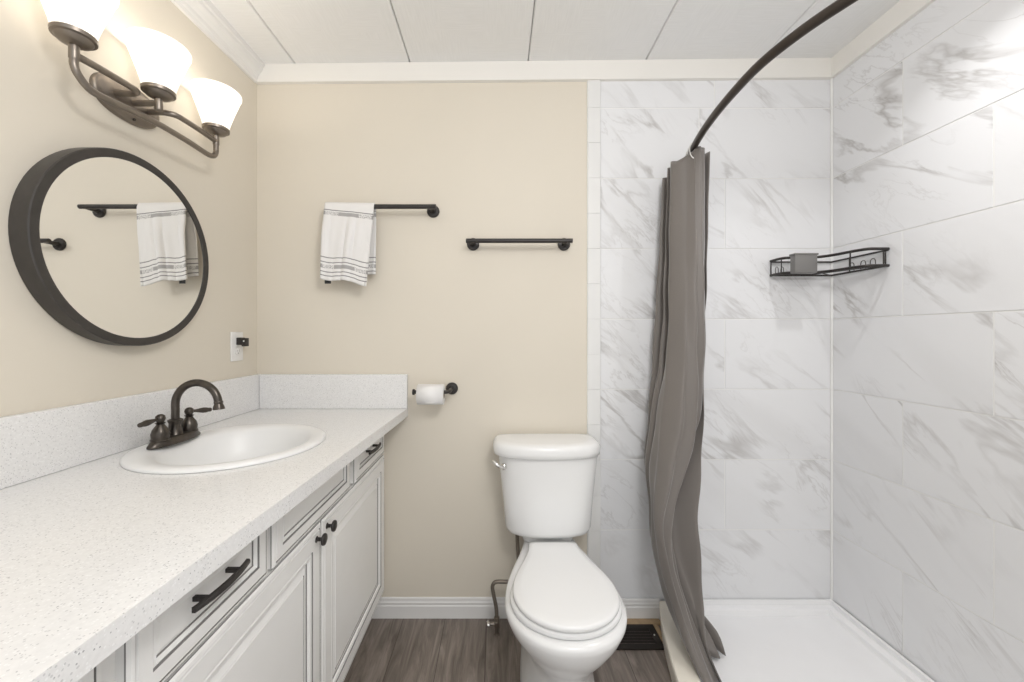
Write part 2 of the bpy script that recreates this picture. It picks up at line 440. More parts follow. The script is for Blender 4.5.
d2 = front('false_drawer', .853, 1.298, .722, .866, DRAWP)
d3 = front('drawer', 1.343, 1.686, .722, .866, DRAWP)
o1 = front('door', .519, 1.083, .135, .714, DOORP)
o2 = front('door', 1.092, 1.686, .135, .714, DOORP)
front('end_door', .12, .486, .135, .866, DOORP)
def bar_pull(yc, zc_, parent):
    bm = bmesh.new(); x0 = XF+.0145
    for s in (-1, 1): box(bm, x0, x0+.028, yc+s*.038-.004, yc+s*.038+.004, zc_-.004, zc_+.004, bev=.001, seg=1)
    rings = []
    for k in range(17):
        t = -1+k/8; y = yc+t*.066; x = x0+.030-.008*t*t; h = .0055-.001*t*t
        rings.append([(x-.0035, y, zc_-h), (x+.002, y, zc_-h), (x+.004, y, zc_-h*.5), (x+.004, y, zc_+h*.5), (x+.002, y, zc_+h), (x-.0035, y, zc_+h)])
    loft(bm, rings)
    o = obj('handle', bm, M['black'], parent); o['label'] = 'black arched bar pull'
bar_pull(.672, .806, d1); bar_pull(1.50, .796, d3)
def knob(y, z, parent):
    o = obj('knob', nlathe((XF+.0185, y, z), (1, 0, 0), [(.0085, 0), (.0085, .002), (.0055, .004), (.0048, .013), (.008, .016), (.0145, .0185), (.0155, .0215), (.0145, .0245), (.009, .0268), (0.001, .0272)], 24), M['black'], parent)
    o['label'] = 'round black knob'
knob(1.052, .683, o1); knob(1.116, .688, o2)

# countertop with a real sink cut-out
SX, SY, SA, SB = -.762, 1.143, .242, .238
ct = thing('countertop', (-.72, .9, .873), 'white speckled quartz countertop on the vanity cabinet with matching backsplashes', 'countertop')
bm = bmesh.new(); N = 64
def ell(a, b, z, n=N): return [(SX+a*math.cos(2*PI*i/n), SY+b*math.sin(2*PI*i/n), z) for i in range(n)]
YN = .02
def xfront(y): return -.391-.043*(YB-y)/1.16
def outer(z, ins=0):
    out = []
    for i in range(N):
        c, s = math.cos(2*PI*i/N), math.sin(2*PI*i/N)
        ts = []
        x0, x1, y0, y1 = XL+.001, None, YN, YB-.001
        # ray from the sink centre to the slab outline
        if s > 1e-9: ts.append((y1-SY)/s)
        if s < -1e-9: ts.append((y0-SY)/s)
        if c < -1e-9: ts.append((x0-SX)/c)
        k = .0312                              # front edge: x = -.391-k*(YB-y)
        den = c-k*s
        if den > 1e-9: ts.append((-.391-k*YB+k*SY-SX)/den)
        t = min(q for q in ts if q > 0)
        out.append((SX+c*t, SY+s*t, z))
    # snap the nearest ray to each corner
    for cx, cy in ((x0, y0), (x0, y1), (xfront(y0), y0), (xfront(y1), y1)):
        j = min(range(N), key=lambda q: (out[q][0]-cx)**2+(out[q][1]-cy)**2)
        out[j] = (cx, cy, z)
    return out
zt, zb = .908, .8735
h0, h1, u0, u1 = ell(SA-.015, SB-.015, zt), ell(SA-.015, SB-.015, zb), outer(zt), outer(zb)
loft(bm, [h1, h0, u0, u1, h1], False, False)
bmesh.ops.remove_doubles(bm, verts=bm.verts, dist=1e-5)
obj('slab', bm, M['quartz'], ct, smooth=False)
obj('backsplash', nbox(XL+.001, XL+.021, YN, YB-.001, zt+.0005, 1.056, bev=.0015, seg=1), M['quartz'], ct, smooth=False)
obj('backsplash', nbox(XL+.0225, -.391, YB-.021, YB-.001, zt+.0005, 1.056, bev=.0015, seg=1), M['quartz'], ct, smooth=False)

# sink
sk = thing('sink', (SX, SY, zt), 'white oval drop-in sink set in the quartz countertop', 'sink')
prof = [(0, .001), (-.0005, .005), (.004, .009), (.014, .0115), (.030, .0105), (.040, .006), (.048, -.005), (.058, -.040), (.078, -.085), (.115, -.120), (.160, -.136), (.200, -.142)]
rings = []
for ins, h in prof:
    a, b = max(SA-ins, .02), max(SB-ins*1.08, .02)
    sh = .032*min(1, max(0, (ins-.016)/.03))       # wide back ledge for the tap
    if ins > .016: a -= sh*.55*min(1, a/.12)
    rings.append([(x+sh*.55, y, z) for x, y, z in ell(a, b, zt+h)])
bm = bmesh.new(); loft(bm, rings, False, True)
rings2 = [[(x, y, z-.006) for x, y, z in r] for r in rings]
obj('basin', bm, M['sinkporc'], sk, angle=60)
obj('drain', nlathe((SX+.018, SY, zt-.1425), (0, 0, 1), [(.024, 0), (.024, .003), (.018, .004), (.016, .002), (.001, .002)], 24), M['bronze'], sk)

# tap
FX, FY, FZ = -.936, 1.146, zt+.0120
tp = thing('faucet', (FX, FY, FZ), 'dark bronze two-handled gooseneck faucet at the back of the oval sink', 'faucet')
bm = bmesh.new(); rings = []
for sc, h in ((1, 0), (1.0, .004), (.93, .010), (.86, .017), (.74, .020), (.6, .021)):
    r = []
    for i in range(40):
        a = 2*PI*i/40; c, s = math.cos(a), math.sin(a)
        y = .088*sc*math.copysign(abs(s)**.75, s); w = .030-.008*(abs(y)/.088)**2
        r.append((FX+w*sc*math.copysign(abs(c)**.8, c), FY+y, FZ+h))
    rings.append(r)
loft(bm, rings); obj('base_plate', bm, M['bronze'], tp, angle=50)
bm = nlathe((FX, FY, FZ+.018), (0, 0, 1), [(.022, 0), (.0195, .004), (.016, .020), (.0155, .034), (.0185, .040), (.0185, .044), (.013, .047)], 28)
obj('spout_base', bm, M['bronze'], tp)
pts = [(FX, FY, FZ+.060), (FX, FY, FZ+.10)]
R = .0625
for k in range(0, 15): 
    a = PI-PI*.97*k/14; pts.append((FX+R+R*math.cos(a), FY, FZ+.106+R*math.sin(a)))
sp = obj('spout', ntube(smooth_path(pts, 4), .0105, 16), M['bronze'], tp, angle=60)
e = Vector(pts[-1])
obj('aerator', nlathe(e+Vector((0, 0, .004)), (0.06, 0, -1), [(.0108, 0), (.0118, .002), (.0118, .006), (.0108, .008), (.0145, .018), (.0155, .024), (.012, .0245), (.01, .022)], 24), M['bronze'], tp)
for s, dx in ((-1, -.004), (1, .030)):
    y = FY+s*.051
    hd = obj('handle', nlathe((FX, y, FZ+.016), (0, 0, 1), [(.023, 0), (.023, .003), (.0205, .006), (.0215, .018), (.018, .030), (.011, .040), (.0085, .044), (.011, .046), (.0125, .048), (.008, .050),
        (.0105, .054), (.0122, .060), (.0105, .067), (.006, .071), (.001, .072)], 28), M['bronze'], tp)
    a = Vector((FX, y, FZ+.076)); d = Vector((dx, s*.062, -.006)).normalized()
    obj('lever', nlathe(a+d*.008, d, [(.0045, 0), (.0045, .010), (.0065, .020), (.0085, .030), (.0082, .038), (.006, .047), (.0066, .050), (.0055, .053), (.001, .054)], 18), M['bronze'], hd)
obj('lift_rod', nlathe((FX-.022, FY+.016, FZ+.015), (0, 0, 1), [(.003, 0), (.003, .028), (.006, .031), (.0055, .037), (.001, .039)], 12), M['bronze'], tp)

# ================================================================== MIRROR
MY, MZ, MR = 1.107, 1.461, .263
mr = thing('round_mirror', (XL, MY, MZ-MR), 'round wall mirror in a deep black frame above the sink', 'mirror')
bm = bmesh.new()
prof = [(MR-.022, .001), (MR, .001), (MR+.001, .004), (MR+.001, .043), (MR-.001, .0455), (MR-.018, .0455), (MR-.0205, .0445), (MR-.022, .041)]
rings = [[(XL+h, MY+r*math.cos(2*PI*i/96), MZ+r*math.sin(2*PI*i/96)) for i in range(96)] for r, h in prof]
loft(bm, rings+[rings[0]], False, False); bmesh.ops.remove_doubles(bm, verts=bm.verts, dist=1e-6)
obj('frame', bm, M['frame'], mr)
bm = bmesh.new()
loft(bm, [[(XL+h, MY+(MR-.021)*math.cos(2*PI*i/96), MZ+(MR-.021)*math.sin(2*PI*i/96)) for i in range(96)] for h in (.038, .0425)])
obj('glass', bm, M['mirror'], mr, smooth=False)

# ================================================================== VANITY LIGHT
LX, LY, LZ = -.955, 1.112, 1.878
ys = (LY-.222, LY, LY+.226)
def tilt(y): return -.050*(ys[2]-y)                 # the fixture hangs a little low on its near side
def tl_(pts): return [(x, y, z+tilt(y)) for x, y, z in pts]
vl = thing('vanity_light', (XL, LY, LZ-.07), 'bronze wall light with three lit white glass shades above the round mirror', 'wall light')
bm = bmesh.new(); rings = []
for sc, h in ((1, .0005), (1, .008), (.97, .012), (.90, .0145), (.82, .015), (.78, .018), (.62, .021), (.3, .022)):
    rings.append([(XL+h, LY+.100*sc*math.copysign(abs(math.cos(a))**.85, math.cos(a)), LZ+.013+tilt(LY+.1*math.cos(a))*.8+.054*sc*math.copysign(abs(math.sin(a))**.95, math.sin(a))) for a in [2*PI*i/64 for i in range(64)]])
loft(bm, rings); bp_ = obj('backplate', bm, M['nickel'], vl, angle=50)
obj('screw', nlathe((XL+.0125, LY+.008, LZ-.040), (1, 0, 0), [(.004, 0), (.004, .006), (.0025, .008), (.0005, .0085)], 12), M['bronze'], bp_)

r = .0082
for s, yy in ((-1, ys[0]), (1, ys[2])):           # short arms: plate -> out -> along -> socket
    pts = [(XL+.018, LY+s*.050, LZ+.013), (XL+.045, LY+s*.050, LZ+.013), (LX-.022, LY+s*.052, LZ+.012), (LX-.004, LY+s*.066, LZ+.011), (LX, LY+s*.095, LZ+.010), (LX, yy-s*.06, LZ+.008), (LX, yy, LZ+.004)]
    obj('arm', ntube(smooth_path(tl_(pts), 8), r, 14), M['nickel'], vl, angle=60)
obj('arm', ntube(smooth_path(tl_([(XL+.018, LY, LZ+.013), (XL+.06, LY, LZ+.013), (LX, LY, LZ+.012)]), 6), r, 14), M['nickel'], vl, angle=60)
zb_ = 1.822
pts = [(LX, ys[0], LZ), (LX, ys[0], LZ-.020), (LX, ys[0]+.010, LZ-.038), (LX+.001, ys[0]+.035, LZ-.056), (LX+.004, ys[0]+.075, zb_-.002), (LX+.009, LY-.08, zb_+.002), (LX+.011, LY, zb_+.004), (LX+.008, LY+.09, zb_+.003),
       (LX+.002, ys[2]-.055, zb_+.001), (LX, ys[2]-.028, zb_+.002), (LX, ys[2]-.010, zb_+.008), (LX, ys[2]-.001, zb_+.022), (LX, ys[2], zb_+.036), (LX, ys[2], LZ)]
obj('scroll_arm', ntube(smooth_path(tl_(pts), 8), r, 14), M['nickel'], vl, angle=60)
for i, yy in enumerate(ys):
    so = obj('socket', nlathe((LX, yy, LZ-.008+tilt(yy)), (0, 0, 1), [(.0085, 0), (.0095, .002), (.0095, .030), (.008, .032), (.020, .036), (.029, .040), (.033, .046), (.0385, .048), (.0395, .056), (.036, .058)], 32), M['nickel'], vl)
    zs = LZ+.048+tilt(yy)
    P = [(.035, 0), (.0365, .002), (.0415, .022), (.0490, .046), (.0572, .070), (.0648, .092), (.0705, .109), (.0735, .113), (.0742, .121), (.0722, .124)]
    Q = [(a-.004, b) for a, b in P[::-1]]
    sh = obj('shade', nlathe((LX, yy, zs), (0, 0, 1), P+Q, 40, cap0=False, cap1=True), M['shade'], vl, angle=60)
    sh['label'] = 'lit frosted white glass shade'
    obj('bulb', nlathe((LX, yy, zs+.001), (0, 0, 1), [(.012, 0), (.013, .03), (.022, .055), (.026, .075), (.022, .093), (.012, .102), (.001, .104)], 20), M['bulb'], so)
    lamp('vanity_bulb', 'POINT', (LX, yy, zs+.108), .30, (1, .92, .82), shadow_soft_size=.012)

# ================================================================== OUTLET
oy, oz = 1.580, 1.180
ol = thing('wall_outlet', (XL, oy, oz-.058), 'white duplex wall outlet beside the mirror near the room corner', 'outlet')
obj('cover_plate', nbox(XL+.0003, XL+.006, oy-.036, oy+.036, oz-.058, oz+.058, bev=.0025), M['plate'], ol)
for dz in (-.0195, .0195):
    bm = bmesh.new(); lathe(bm, (XL+.005, oy, oz+dz), (1, 0, 0), [(.0165, 0), (.0165, .003), (.0155, .0036)], 24, sy=.88)
    rc = obj('receptacle', bm, M['plate'], ol)
    bm = bmesh.new()
    for sy in (-.006, .006): box(bm, XL+.0082, XL+.0088, oy+sy-.001, oy+sy+.001, oz+dz-.001, oz+dz+.007)
    lathe(bm, (XL+.0082, oy, oz+dz-.007), (1, 0, 0), [(.0024, 0), (.0024, .0006)], 10)
    obj('slots', bm, M['dark'], rc, smooth=False)
ad = thing('plug_adapter', (XL+.01, oy, oz+.0), 'small black plug adapter stuck in the upper socket of the wall outlet', 'plug')
obj('body', nbox(XL+.0092, XL+.029, oy-.014, oy+.014, oz+.006, oz+.036, bev=.003), M['black'], ad)
obj('tip', nbox(XL+.0285, XL+.045, oy-.012, oy+.012, oz+.001, oz+.034, bev=.002), M['black'], ad)
obj('indicator', nlathe((XL+.039, oy-.0122, oz+.022), (0, -1, 0), [(.003, 0), (.003, .001), (.0005, .0012)], 12), M['plate'], ad)

# ================================================================== TOWEL BARS
def towel_bar(x0, x1, z, label, xs):
    yb = YB-.065
    t = thing('towel_bar', ((x0+x1)/2, YB, z-.03), label, 'towel bar', 'black towel bars on the beige wall')
    obj('bar', nlathe((x0, yb, z), (1, 0, 0), [(.0085, 0), (.0095, .001), (.0095, x1-x0-.001), (.0085, x1-x0)], 20), M['black'], t)
    for x in xs:
        p = obj('post', nlathe((x, YB-.0105, z-.001), (0, -1, 0), [(.012, 0), (.009, .010), (.0085, .030), (.0085, .054)], 20), M['black'], t)
        obj('flange', nlathe((x, YB-.0003, z-.001), (0, -1, 0), [(.027, 0), (.027, .006), (.024, .010), (.012, .0115)], 32), M['black'], p)
towel_bar(-.722, -.259, 1.763, 'black towel bar on the beige wall holding the striped hand towel', (-.700, -.281))
towel_bar(-.134, .312, 1.620, 'empty black towel bar on the beige wall nearer to the shower', (-.108, .286))
# striped towel
TZ, TYB, rr = 1.763, YB-.065, .0125
bm = bmesh.new(); uvl = bm.loops.layers.uv.new('UVMap')
U, prof = 40, []
LF, LB = .325, .305
nv = 46
def towel_pt(u, s):
    """u across 0..1; s>0 down the front, s<0 down the back (metres along the cloth from the top)."""
    arc = rr*PI/2
    x = -.718+.203*u
    if abs(s) < arc:
        a = s/rr; y = TYB-rr*math.sin(a); z = TZ+rr*math.cos(a)
        d = 0
    else:
        d = abs(s)-arc; sg = 1 if s > 0 else -1
        wave = .0045*math.sin(u*13+.6)+.003*math.sin(u*23+d*9)
        y = TYB-sg*(rr+.006*min(1, d/.1))+(-abs(wave)-wave*.3 if sg > 0 else abs(wave))*min(1, d/.12)*1.3
        z = TZ-d
    q = min(1, d/.3)
    if s > 0: x += -.014*q*(1-u)-.026*q*u; z -= .020*u*min(1, abs(s)/.03)+.004*math.sin(u*9)*q+(.010 if u > .72 else 0)*q*max(0, (u-.72)/.28)
    else: x += -.004*q*u-.022*q*(1-u); z -= .006*math.sin(u*5)*q
    return (x, y, z)
grid = []
ss = [-LB+(LB+LF)*k/(2*nv) for k in range(2*nv+1)]
for s in ss: grid.append([bm.verts.new(towel_pt(i/U, s)) for i in range(U+1)])
for k in range(2*nv):
    for i in range(U):
        f = bm.faces.new((grid[k][i], grid[k][i+1], grid[k+1][i+1], grid[k+1][i]))
        for lp, (kk, ii) in zip(f.loops, ((k, i), (k, i+1), (k+1, i+1), (k+1, i))):
            lp[uvl].uv = (ii/U*.205, abs(ss[kk])-.012)
tw = thing('hand_towel', (-.62, TYB, TZ-.33), 'white hand towel with grey stripes folded over the left towel bar', 'towel')
cl = obj('cloth', bm, M['towel'], tw, angle=180)
sd = cl.modifiers.new('thickness', 'SOLIDIFY'); sd.thickness = .005; sd.offset = 1
bx, by, bz = towel_pt(.16, LF)
bm = nbox(bx-.016, bx+.010, by+.004, by+.0065, bz-.012, bz+.006, bev=.0008, seg=1)
obj('care_tag', bm, M['tag'], tw, smooth=False)

# ================================================================== TOILET PAPER
hx, hz, hy = -.200, .994, YB-.085
ph = thing('toilet_paper_holder', (hx, YB, hz-.03), 'black single-arm toilet paper holder on the beige wall', 'toilet paper holder')
pts = [(hx, YB-.009, hz), (hx, YB-.05, hz), (hx-.003, hy+.008, hz-.003), (hx-.014, hy, hz-.004), (hx-.03, hy, hz-.004), (hx-.145, hy, hz-.004)]
ar = obj('arm', ntube(smooth_path(pts, 8), .0075, 14), M['black'], ph, angle=60)
obj('end_cap', nlathe((hx-.144, hy, hz-.004), (-1, 0, 0), [(.008, 0), (.0125, .001), (.0125, .008), (.010, .0095), (.001, .010)], 20), M['black'], ar)
obj('flange', nlathe((hx, YB-.0003, hz), (0, -1, 0), [(.026, 0), (.026, .006), (.022, .010), (.010, .012)], 32), M['black'], ph)
rl = thing('toilet_paper_roll', (hx-.078, hy, hz-.057), 'white roll of toilet paper hanging on the black holder', 'toilet paper')
rz = hz-.0135
P = [(.0175, 0), (.0405, 0), (.042, .001), (.042, .107), (.0405, .108), (.0175, .108), (.0175, 0)]
bm = nlathe((hx-.131, hy, rz), (1, 0, 0), P, 40, cap0=False, cap1=False); bmesh.ops.remove_doubles(bm, verts=bm.verts, dist=1e-6)
obj('tissue', bm, M['paper'], rl)
bm = bmesh.new(); pts = []
for k in range(14):
    a = math.radians(100-k*14); pts.append((hy-(.0428)*math.cos(a-PI/2+.3) if False else hy-.0426*math.sin(math.radians(20+k*9)), rz+.0426*math.cos(math.radians(20+k*9))))
pts.append((hy-.037, rz-.030)); 
loft(bm, [[(hx-.1305, y, z) for y, z in pts], [(hx-.0235, y, z) for y, z in pts]], False, False, closed=False)
o = obj('loose_sheet', bm, M['paper'], rl, angle=180); sd = o.modifiers.new('t', 'SOLIDIFY'); sd.thickness = .0008
P = [(.0165, -.0005), (.0172, -.0005), (.0172, .1085), (.0165, .1085), (.0165, -.0005)]
bm = nlathe((hx-.131, hy, rz), (1, 0, 0), P, 32, cap0=False, cap1=False); bmesh.ops.remove_doubles(bm, verts=bm.verts, dist=1e-6)
obj('core', bm, M['card'], rl)

# ================================================================== TOILET
TX = .199
tl = thing('toilet', (TX, 1.35, 0), 'white two-piece toilet with closed lid between the vanity and the shower curtain', 'toilet')
def egg(yf, yw, yb, hw, hb, z, n=22, e=2.0, flat=.8):
    """closed outline: round front at yf, widest hw at yw, tapering to half width hb at the back yb."""
    R = []
    for i in range(n+1):
        a = PI/2*i/n; R.append((hw*math.sin(a)**(2/e), yw-(yw-yf)*math.cos(a)**(2/e)))
    for i in range(1, n+1):
        t = i/n; s = t**flat*(1 if flat == 1 else 1)
        w = hb+(hw-hb)*(.5+.5*math.cos(PI*t**1.05)) if hb < hw else hb
        R.append((w, yw+(yb-yw)*t))
    rc = .014
    L = [(-x, y) for x, y in R[1:]][::-1]
    pts = R+[(hb-.010, yb+.007), (hb-.03, yb+.010)]+[(-hb+.03, yb+.010), (-hb+.010, yb+.007)]+L
    return [(TX+.009+x, y, z) for x, y in pts]
YF = 1.045
# bowl: outside from floor to rim, then in under the seat
rings = [egg(1.145, 1.36, 1.655, .128, .108, .0005), egg(1.143, 1.36, 1.657, .130, .110, .012), egg(1.155, 1.36, 1.655, .122, .102, .034), egg(1.170, 1.36, 1.65, .112, .095, .10),
         egg(1.172, 1.36, 1.65, .104, .094, .16), egg(1.155, 1.34, 1.655, .110, .096, .205), egg(1.118, 1.31, 1.66, .130, .10, .25), egg(1.082, 1.275, 1.665, .152, .097, .295), egg(1.058, 1.25, 1.668, .173, .098, .335),
         egg(1.047, 1.235, 1.67, .184, .098, .368), egg(1.045, 1.235, 1.67, .186, .098, .385), egg(1.050, 1.235, 1.668, .182, .095, .394), egg(1.065, 1.24, 1.66, .168, .088, .397)]
bm = bmesh.new(); loft(bm, rings); obj('bowl', bm, M['porc'], tl, angle=70)
def slab(name, m, args, z0, z1, dome=0, inset=0):
    yf, yw, yb, hw, hb = args
    def g(d, z): return egg(yf+d, yw, yb-d*.5, hw-d, hb-d*.6, z)
    rings = [g(.004, z0), g(0, z0+.003), g(0, z1-.007), g(.002, z1-.003), g(.006, z1)]
    if dome: rings += [g(.03, z1+dome*.5), g(.08, z1+dome)]
    bm = bmesh.new(); loft(bm, rings); return obj(name, bm, m, tl, angle=60)
slab('seat', M['seat'], (1.068, 1.225, 1.480, .170, .096), .3985, .4185)
slab('seat_lid', M['seat'], (1.065, 1.225, 1.500, .162, .092), .4205, .438, dome=.004)
for s in (-1, 1): obj('hinge', nlathe((TX+.009+s*.07, 1.492, .395), (0, 0, 1), [(.016, 0), (.016, .020), (.013, .026), (.001, .028)], 20), M['seat'], tl)
# tank
def trect(hw, yf, yb, z, dx=-.004, ef=2.45, n=48):
    R = []
    yc, h = (yf+yb)/2, (yb-yf)/2
    for i in range(n):
        a = 2*PI*i/n; c, s = math.cos(a), math.sin(a)
        e = ef if s < 0 else 7
        x = hw*math.copysign(abs(c)**(2/e), c); y = h*math.copysign(abs(s)**(2/e), s)
        R.append((TX+dx+x, yc+y, z))
    return R
bm = bmesh.new()
loft(bm, [trect(.10, 1.56, 1.66, .3985, .002), trect(.11, 1.555, 1.665, .435, .002), trect(.150, 1.524, 1.680, .4405, .002), trect(.164, 1.512, 1.690, .448, .002), trect(.1715, 1.507, 1.693, .464, .002), trect(.179, 1.506, 1.695, .56, .002), trect(.190, 1.505, 1.697, .66, .002), trect(.2005, 1.503, 1.697, .752, .002)])
obj('tank', bm, M['porc'], tl, angle=60)
bm = bmesh.new()
loft(bm, [trect(.207, 1.494, 1.700, .753), trect(.2125, 1.489, 1.703, .756), trect(.2145, 1.488, 1.703, .770), trect(.2145, 1.488, 1.703, .786), trect(.208, 1.492, 1.701, .797), trect(.198, 1.502, 1.695, .803), trect(.17, 1.53, 1.68, .805)])
obj('tank_lid', bm, M['porc'], tl, angle=60)
lv = obj('flush_lever', nlathe((TX-.176, 1.522, .720), (-.35, -1, 0), [(.013, 0), (.013, .006), (.010, .012), (.007, .016), (.001, .017)], 20), M['chrome'], tl)
lv['label'] = 'chrome flush lever'
bm = ntube(smooth_path([(TX-.180, 1.507, .721), (TX-.196, 1.500, .728), (TX-.210, 1.505, .738), (TX-.217, 1.512, .742)], 5), [.0065]*8+[.007]*8, 12)
obj('lever_arm', bm, M['chrome'], lv)
for s in (-1, 1): obj('bolt_cap', nlathe((TX+s*.098, 1.37, .028), (0, 0, 1), [(.012, 0), (.011, .008), (.006, .013), (.001, .014)], 16), M['porc'], tl)

# water supply: valve out of the floor and the hose to the tank
sv = thing('supply_valve', (-.005, 1.622, 0), 'small shut-off valve with brown water hose standing on the floor left of the toilet', 'valve')
obj('stub_pipe', nlathe((-.005, 1.622, .0005), (0, 0, 1), [(.013, 0), (.012, .003), (.008, .004), (.008, .030)], 18), M['nickel'], sv)
bm = bmesh.new(); lathe(bm, (-.005, 1.622, .028), (0, 0, 1), [(.011, 0), (.012, .004), (.012, .022), (.009, .026), (.011, .028), (.011, .040), (.007, .042)], 18)
lathe(bm, (-.012, 1.622, .040), (-1, 0, 0), [(.008, 0), (.008, .020)], 14)
obj('valve_body', bm, M['nickel'], sv)
obj('valve_handle', nlathe((-.034, 1.622, .040), (-1, -.2, .0), [(.006, 0), (.014, .002), (.015, .008), (.013, .012), (.005, .013)], 18, sy=.65), M['chrome'], sv)
pts = [(-.005, 1.622, .068), (-.008, 1.622, .11), (-.018, 1.622, .16), (-.022, 1.622, .195), (-.008, 1.622, .212), (.03, 1.622, .213), (.066, 1.622, .218), (.085, 1.622, .25), (.082, 1.622, .33), (.079, 1.622, .40), (.079, 1.622, .425)]
obj('supply_hose', ntube(smooth_path(pts, 8), .0078, 12), M['hose'], sv, angle=60)

# ================================================================== FLOOR REGISTER
struct('trim_6', box(nbox(.33, .692, 1.667, 1.700, .0003, .0055), .655, .672, 1.535, 1.668, .0003, .005), M['ply'], smooth=False)
rg = thing('floor_register', (.5, 1.605, 0), 'dark brown metal floor vent between the toilet and the shower curb', 'floor vent')
bm = bmesh.new(); X0, X1, Y0, Y1 = .345, .652, 1.536, 1.666
for a in ((X0, X1, Y0, Y0+.026), (X0, X1, Y1-.024, Y1), (X0, X0+.024, Y0+.026, Y1-.024), (X1-.026, X1, Y0+.026, Y1-.024)): box(bm, *a, .0006, .006)
obj('frame', bm, M['reg'], rg, smooth=False)
bm = bmesh.new()
for k in range(5):
    y = Y0+.034+k*.0155
    loft(bm, [[(X0+.024, y, .0010), (X0+.024, y+.010, .0046), (X0+.024, y+.011, .0040), (X0+.024, y+.001, .0006)], [(X1-.026, y, .0010), (X1-.026, y+.010, .0046), (X1-.026, y+.011, .0040), (X1-.026, y+.001, .0006)]])
obj('louvers', bm, M['reg'], rg, smooth=False)
obj('damper_lever', nlathe((X1-.018, 1.602, .0045), (0, 0, 1), [(.004, 0), (.0045, .004), (.003, .007), (.0005, .008)], 12), M['chrome'], rg)

# ================================================================== SHOWER PAN (bowed front)
pan = thing('shower_pan', (1.0, 1.0, 0), 'white acrylic shower pan with a cream bowed curb inside the tiled stall', 'shower pan')
CURB = [(.70, YB), (.690, 1.69), (.651, 1.57), (.618, 1.43), (.594, 1.30), (.572, 1.10), (.566, .95), (.575, .78), (.605, .55), (.655, .33), (.70, .19)]
cp = smooth_path([(x, y, 0) for x, y in CURB], 5)
def off(p, d): return [(q.x+d, min(q.y, YB-.012)) for q in p]
def curb_ring(d, z): return [(q.x+d, min(q.y, YB-.012), z) for q in cp]
bm = bmesh.new()
prof = [(.004, .0005), (.004, .060), (.0, .064), (.0, .072), (.004, .077), (.070, .078), (.078, .075), (.082, .062)]
loft(bm, [curb_ring(d, z) for d, z in prof], False, False, closed=False)
obj('curb', bm, M['thresh'], pan, angle=40)
# tray floor: from the curb's inner edge to the far walls, with a raised flange along the walls
bm = bmesh.new(); rings = []
n = len(cp)
for i, q in enumerate(cp):
    y = min(q.y, YB-.012); xi = q.x+.082
    xr = XR-.007
    cs = [(xi, .0615), (xi+.012, .046), (xi+.03, .041)]+[(xi+.03+(xr-.055-xi-.03)*k/6, .041-.004*math.sin(PI*k/6)) for k in range(1, 7)]+[(xr-.046, .043), (xr-.040, .058), (xr-.034, .060), (xr-.012, .061), (xr-.010, .078), (xr, .080), (xr, .0)]
    rings.append([(x, y, z) for x, z in cs])
loft(bm, rings, False, False, closed=False)
obj('tray', bm, M['acryl'], pan, angle=40)
bm = bmesh.new(); xr = XR-.0075
prof = [(.0125, .0), (.0125, .0801), (.020, .079), (.022, .0615), (.044, .0605), (.050, .058), (.058, .0425), (.062, .0)]
loft(bm, [[(x, YB-a+.007, z) for a, z in prof] for x in (.765, xr)])
obj('back_flange', bm, M['acryl'], pan, smooth=False)

# ================================================================== CURTAIN ROD, CURTAIN
rod = thing('curtain_rod', (.71, .95, 1.949), 'curved dark bronze shower curtain rod hung across the open shower', 'curtain rod')
RZ = 1.949
RP = [(.826, YB-.02, RZ), (.772, 1.587, RZ), (.732, 1.42, RZ), (.7085, 1.26, RZ), (.700, 1.10, RZ), (.714, .95, RZ), (.749, .85, RZ), (.80, .74, RZ)]
RP = [(.812, YB-.016, RZ), (.771, 1.587, RZ), (.735, 1.44, RZ), (.7115, 1.297, RZ), (.700, 1.16, RZ), (.7000, 1.05, RZ), (.7195, .9436, RZ), (.753, .85, RZ), (.82, .70, RZ), (.90, .50, RZ), (.96, .30, RZ), (.98, .197, RZ)]
obj('tube', ntube(smooth_path(RP, 10), .0125, 18), M['darkrod'], rod, angle=60)
for p, d in (((.812, YB-.0065, RZ), (0, -1, 0)), ((.98, .1805, RZ), (0, 1, 0))):
    obj('wall_flange', nlathe(p, d, [(.034, 0), (.034, .006), (.022, .014), (.016, .020)], 28), M['darkrod'], rod)
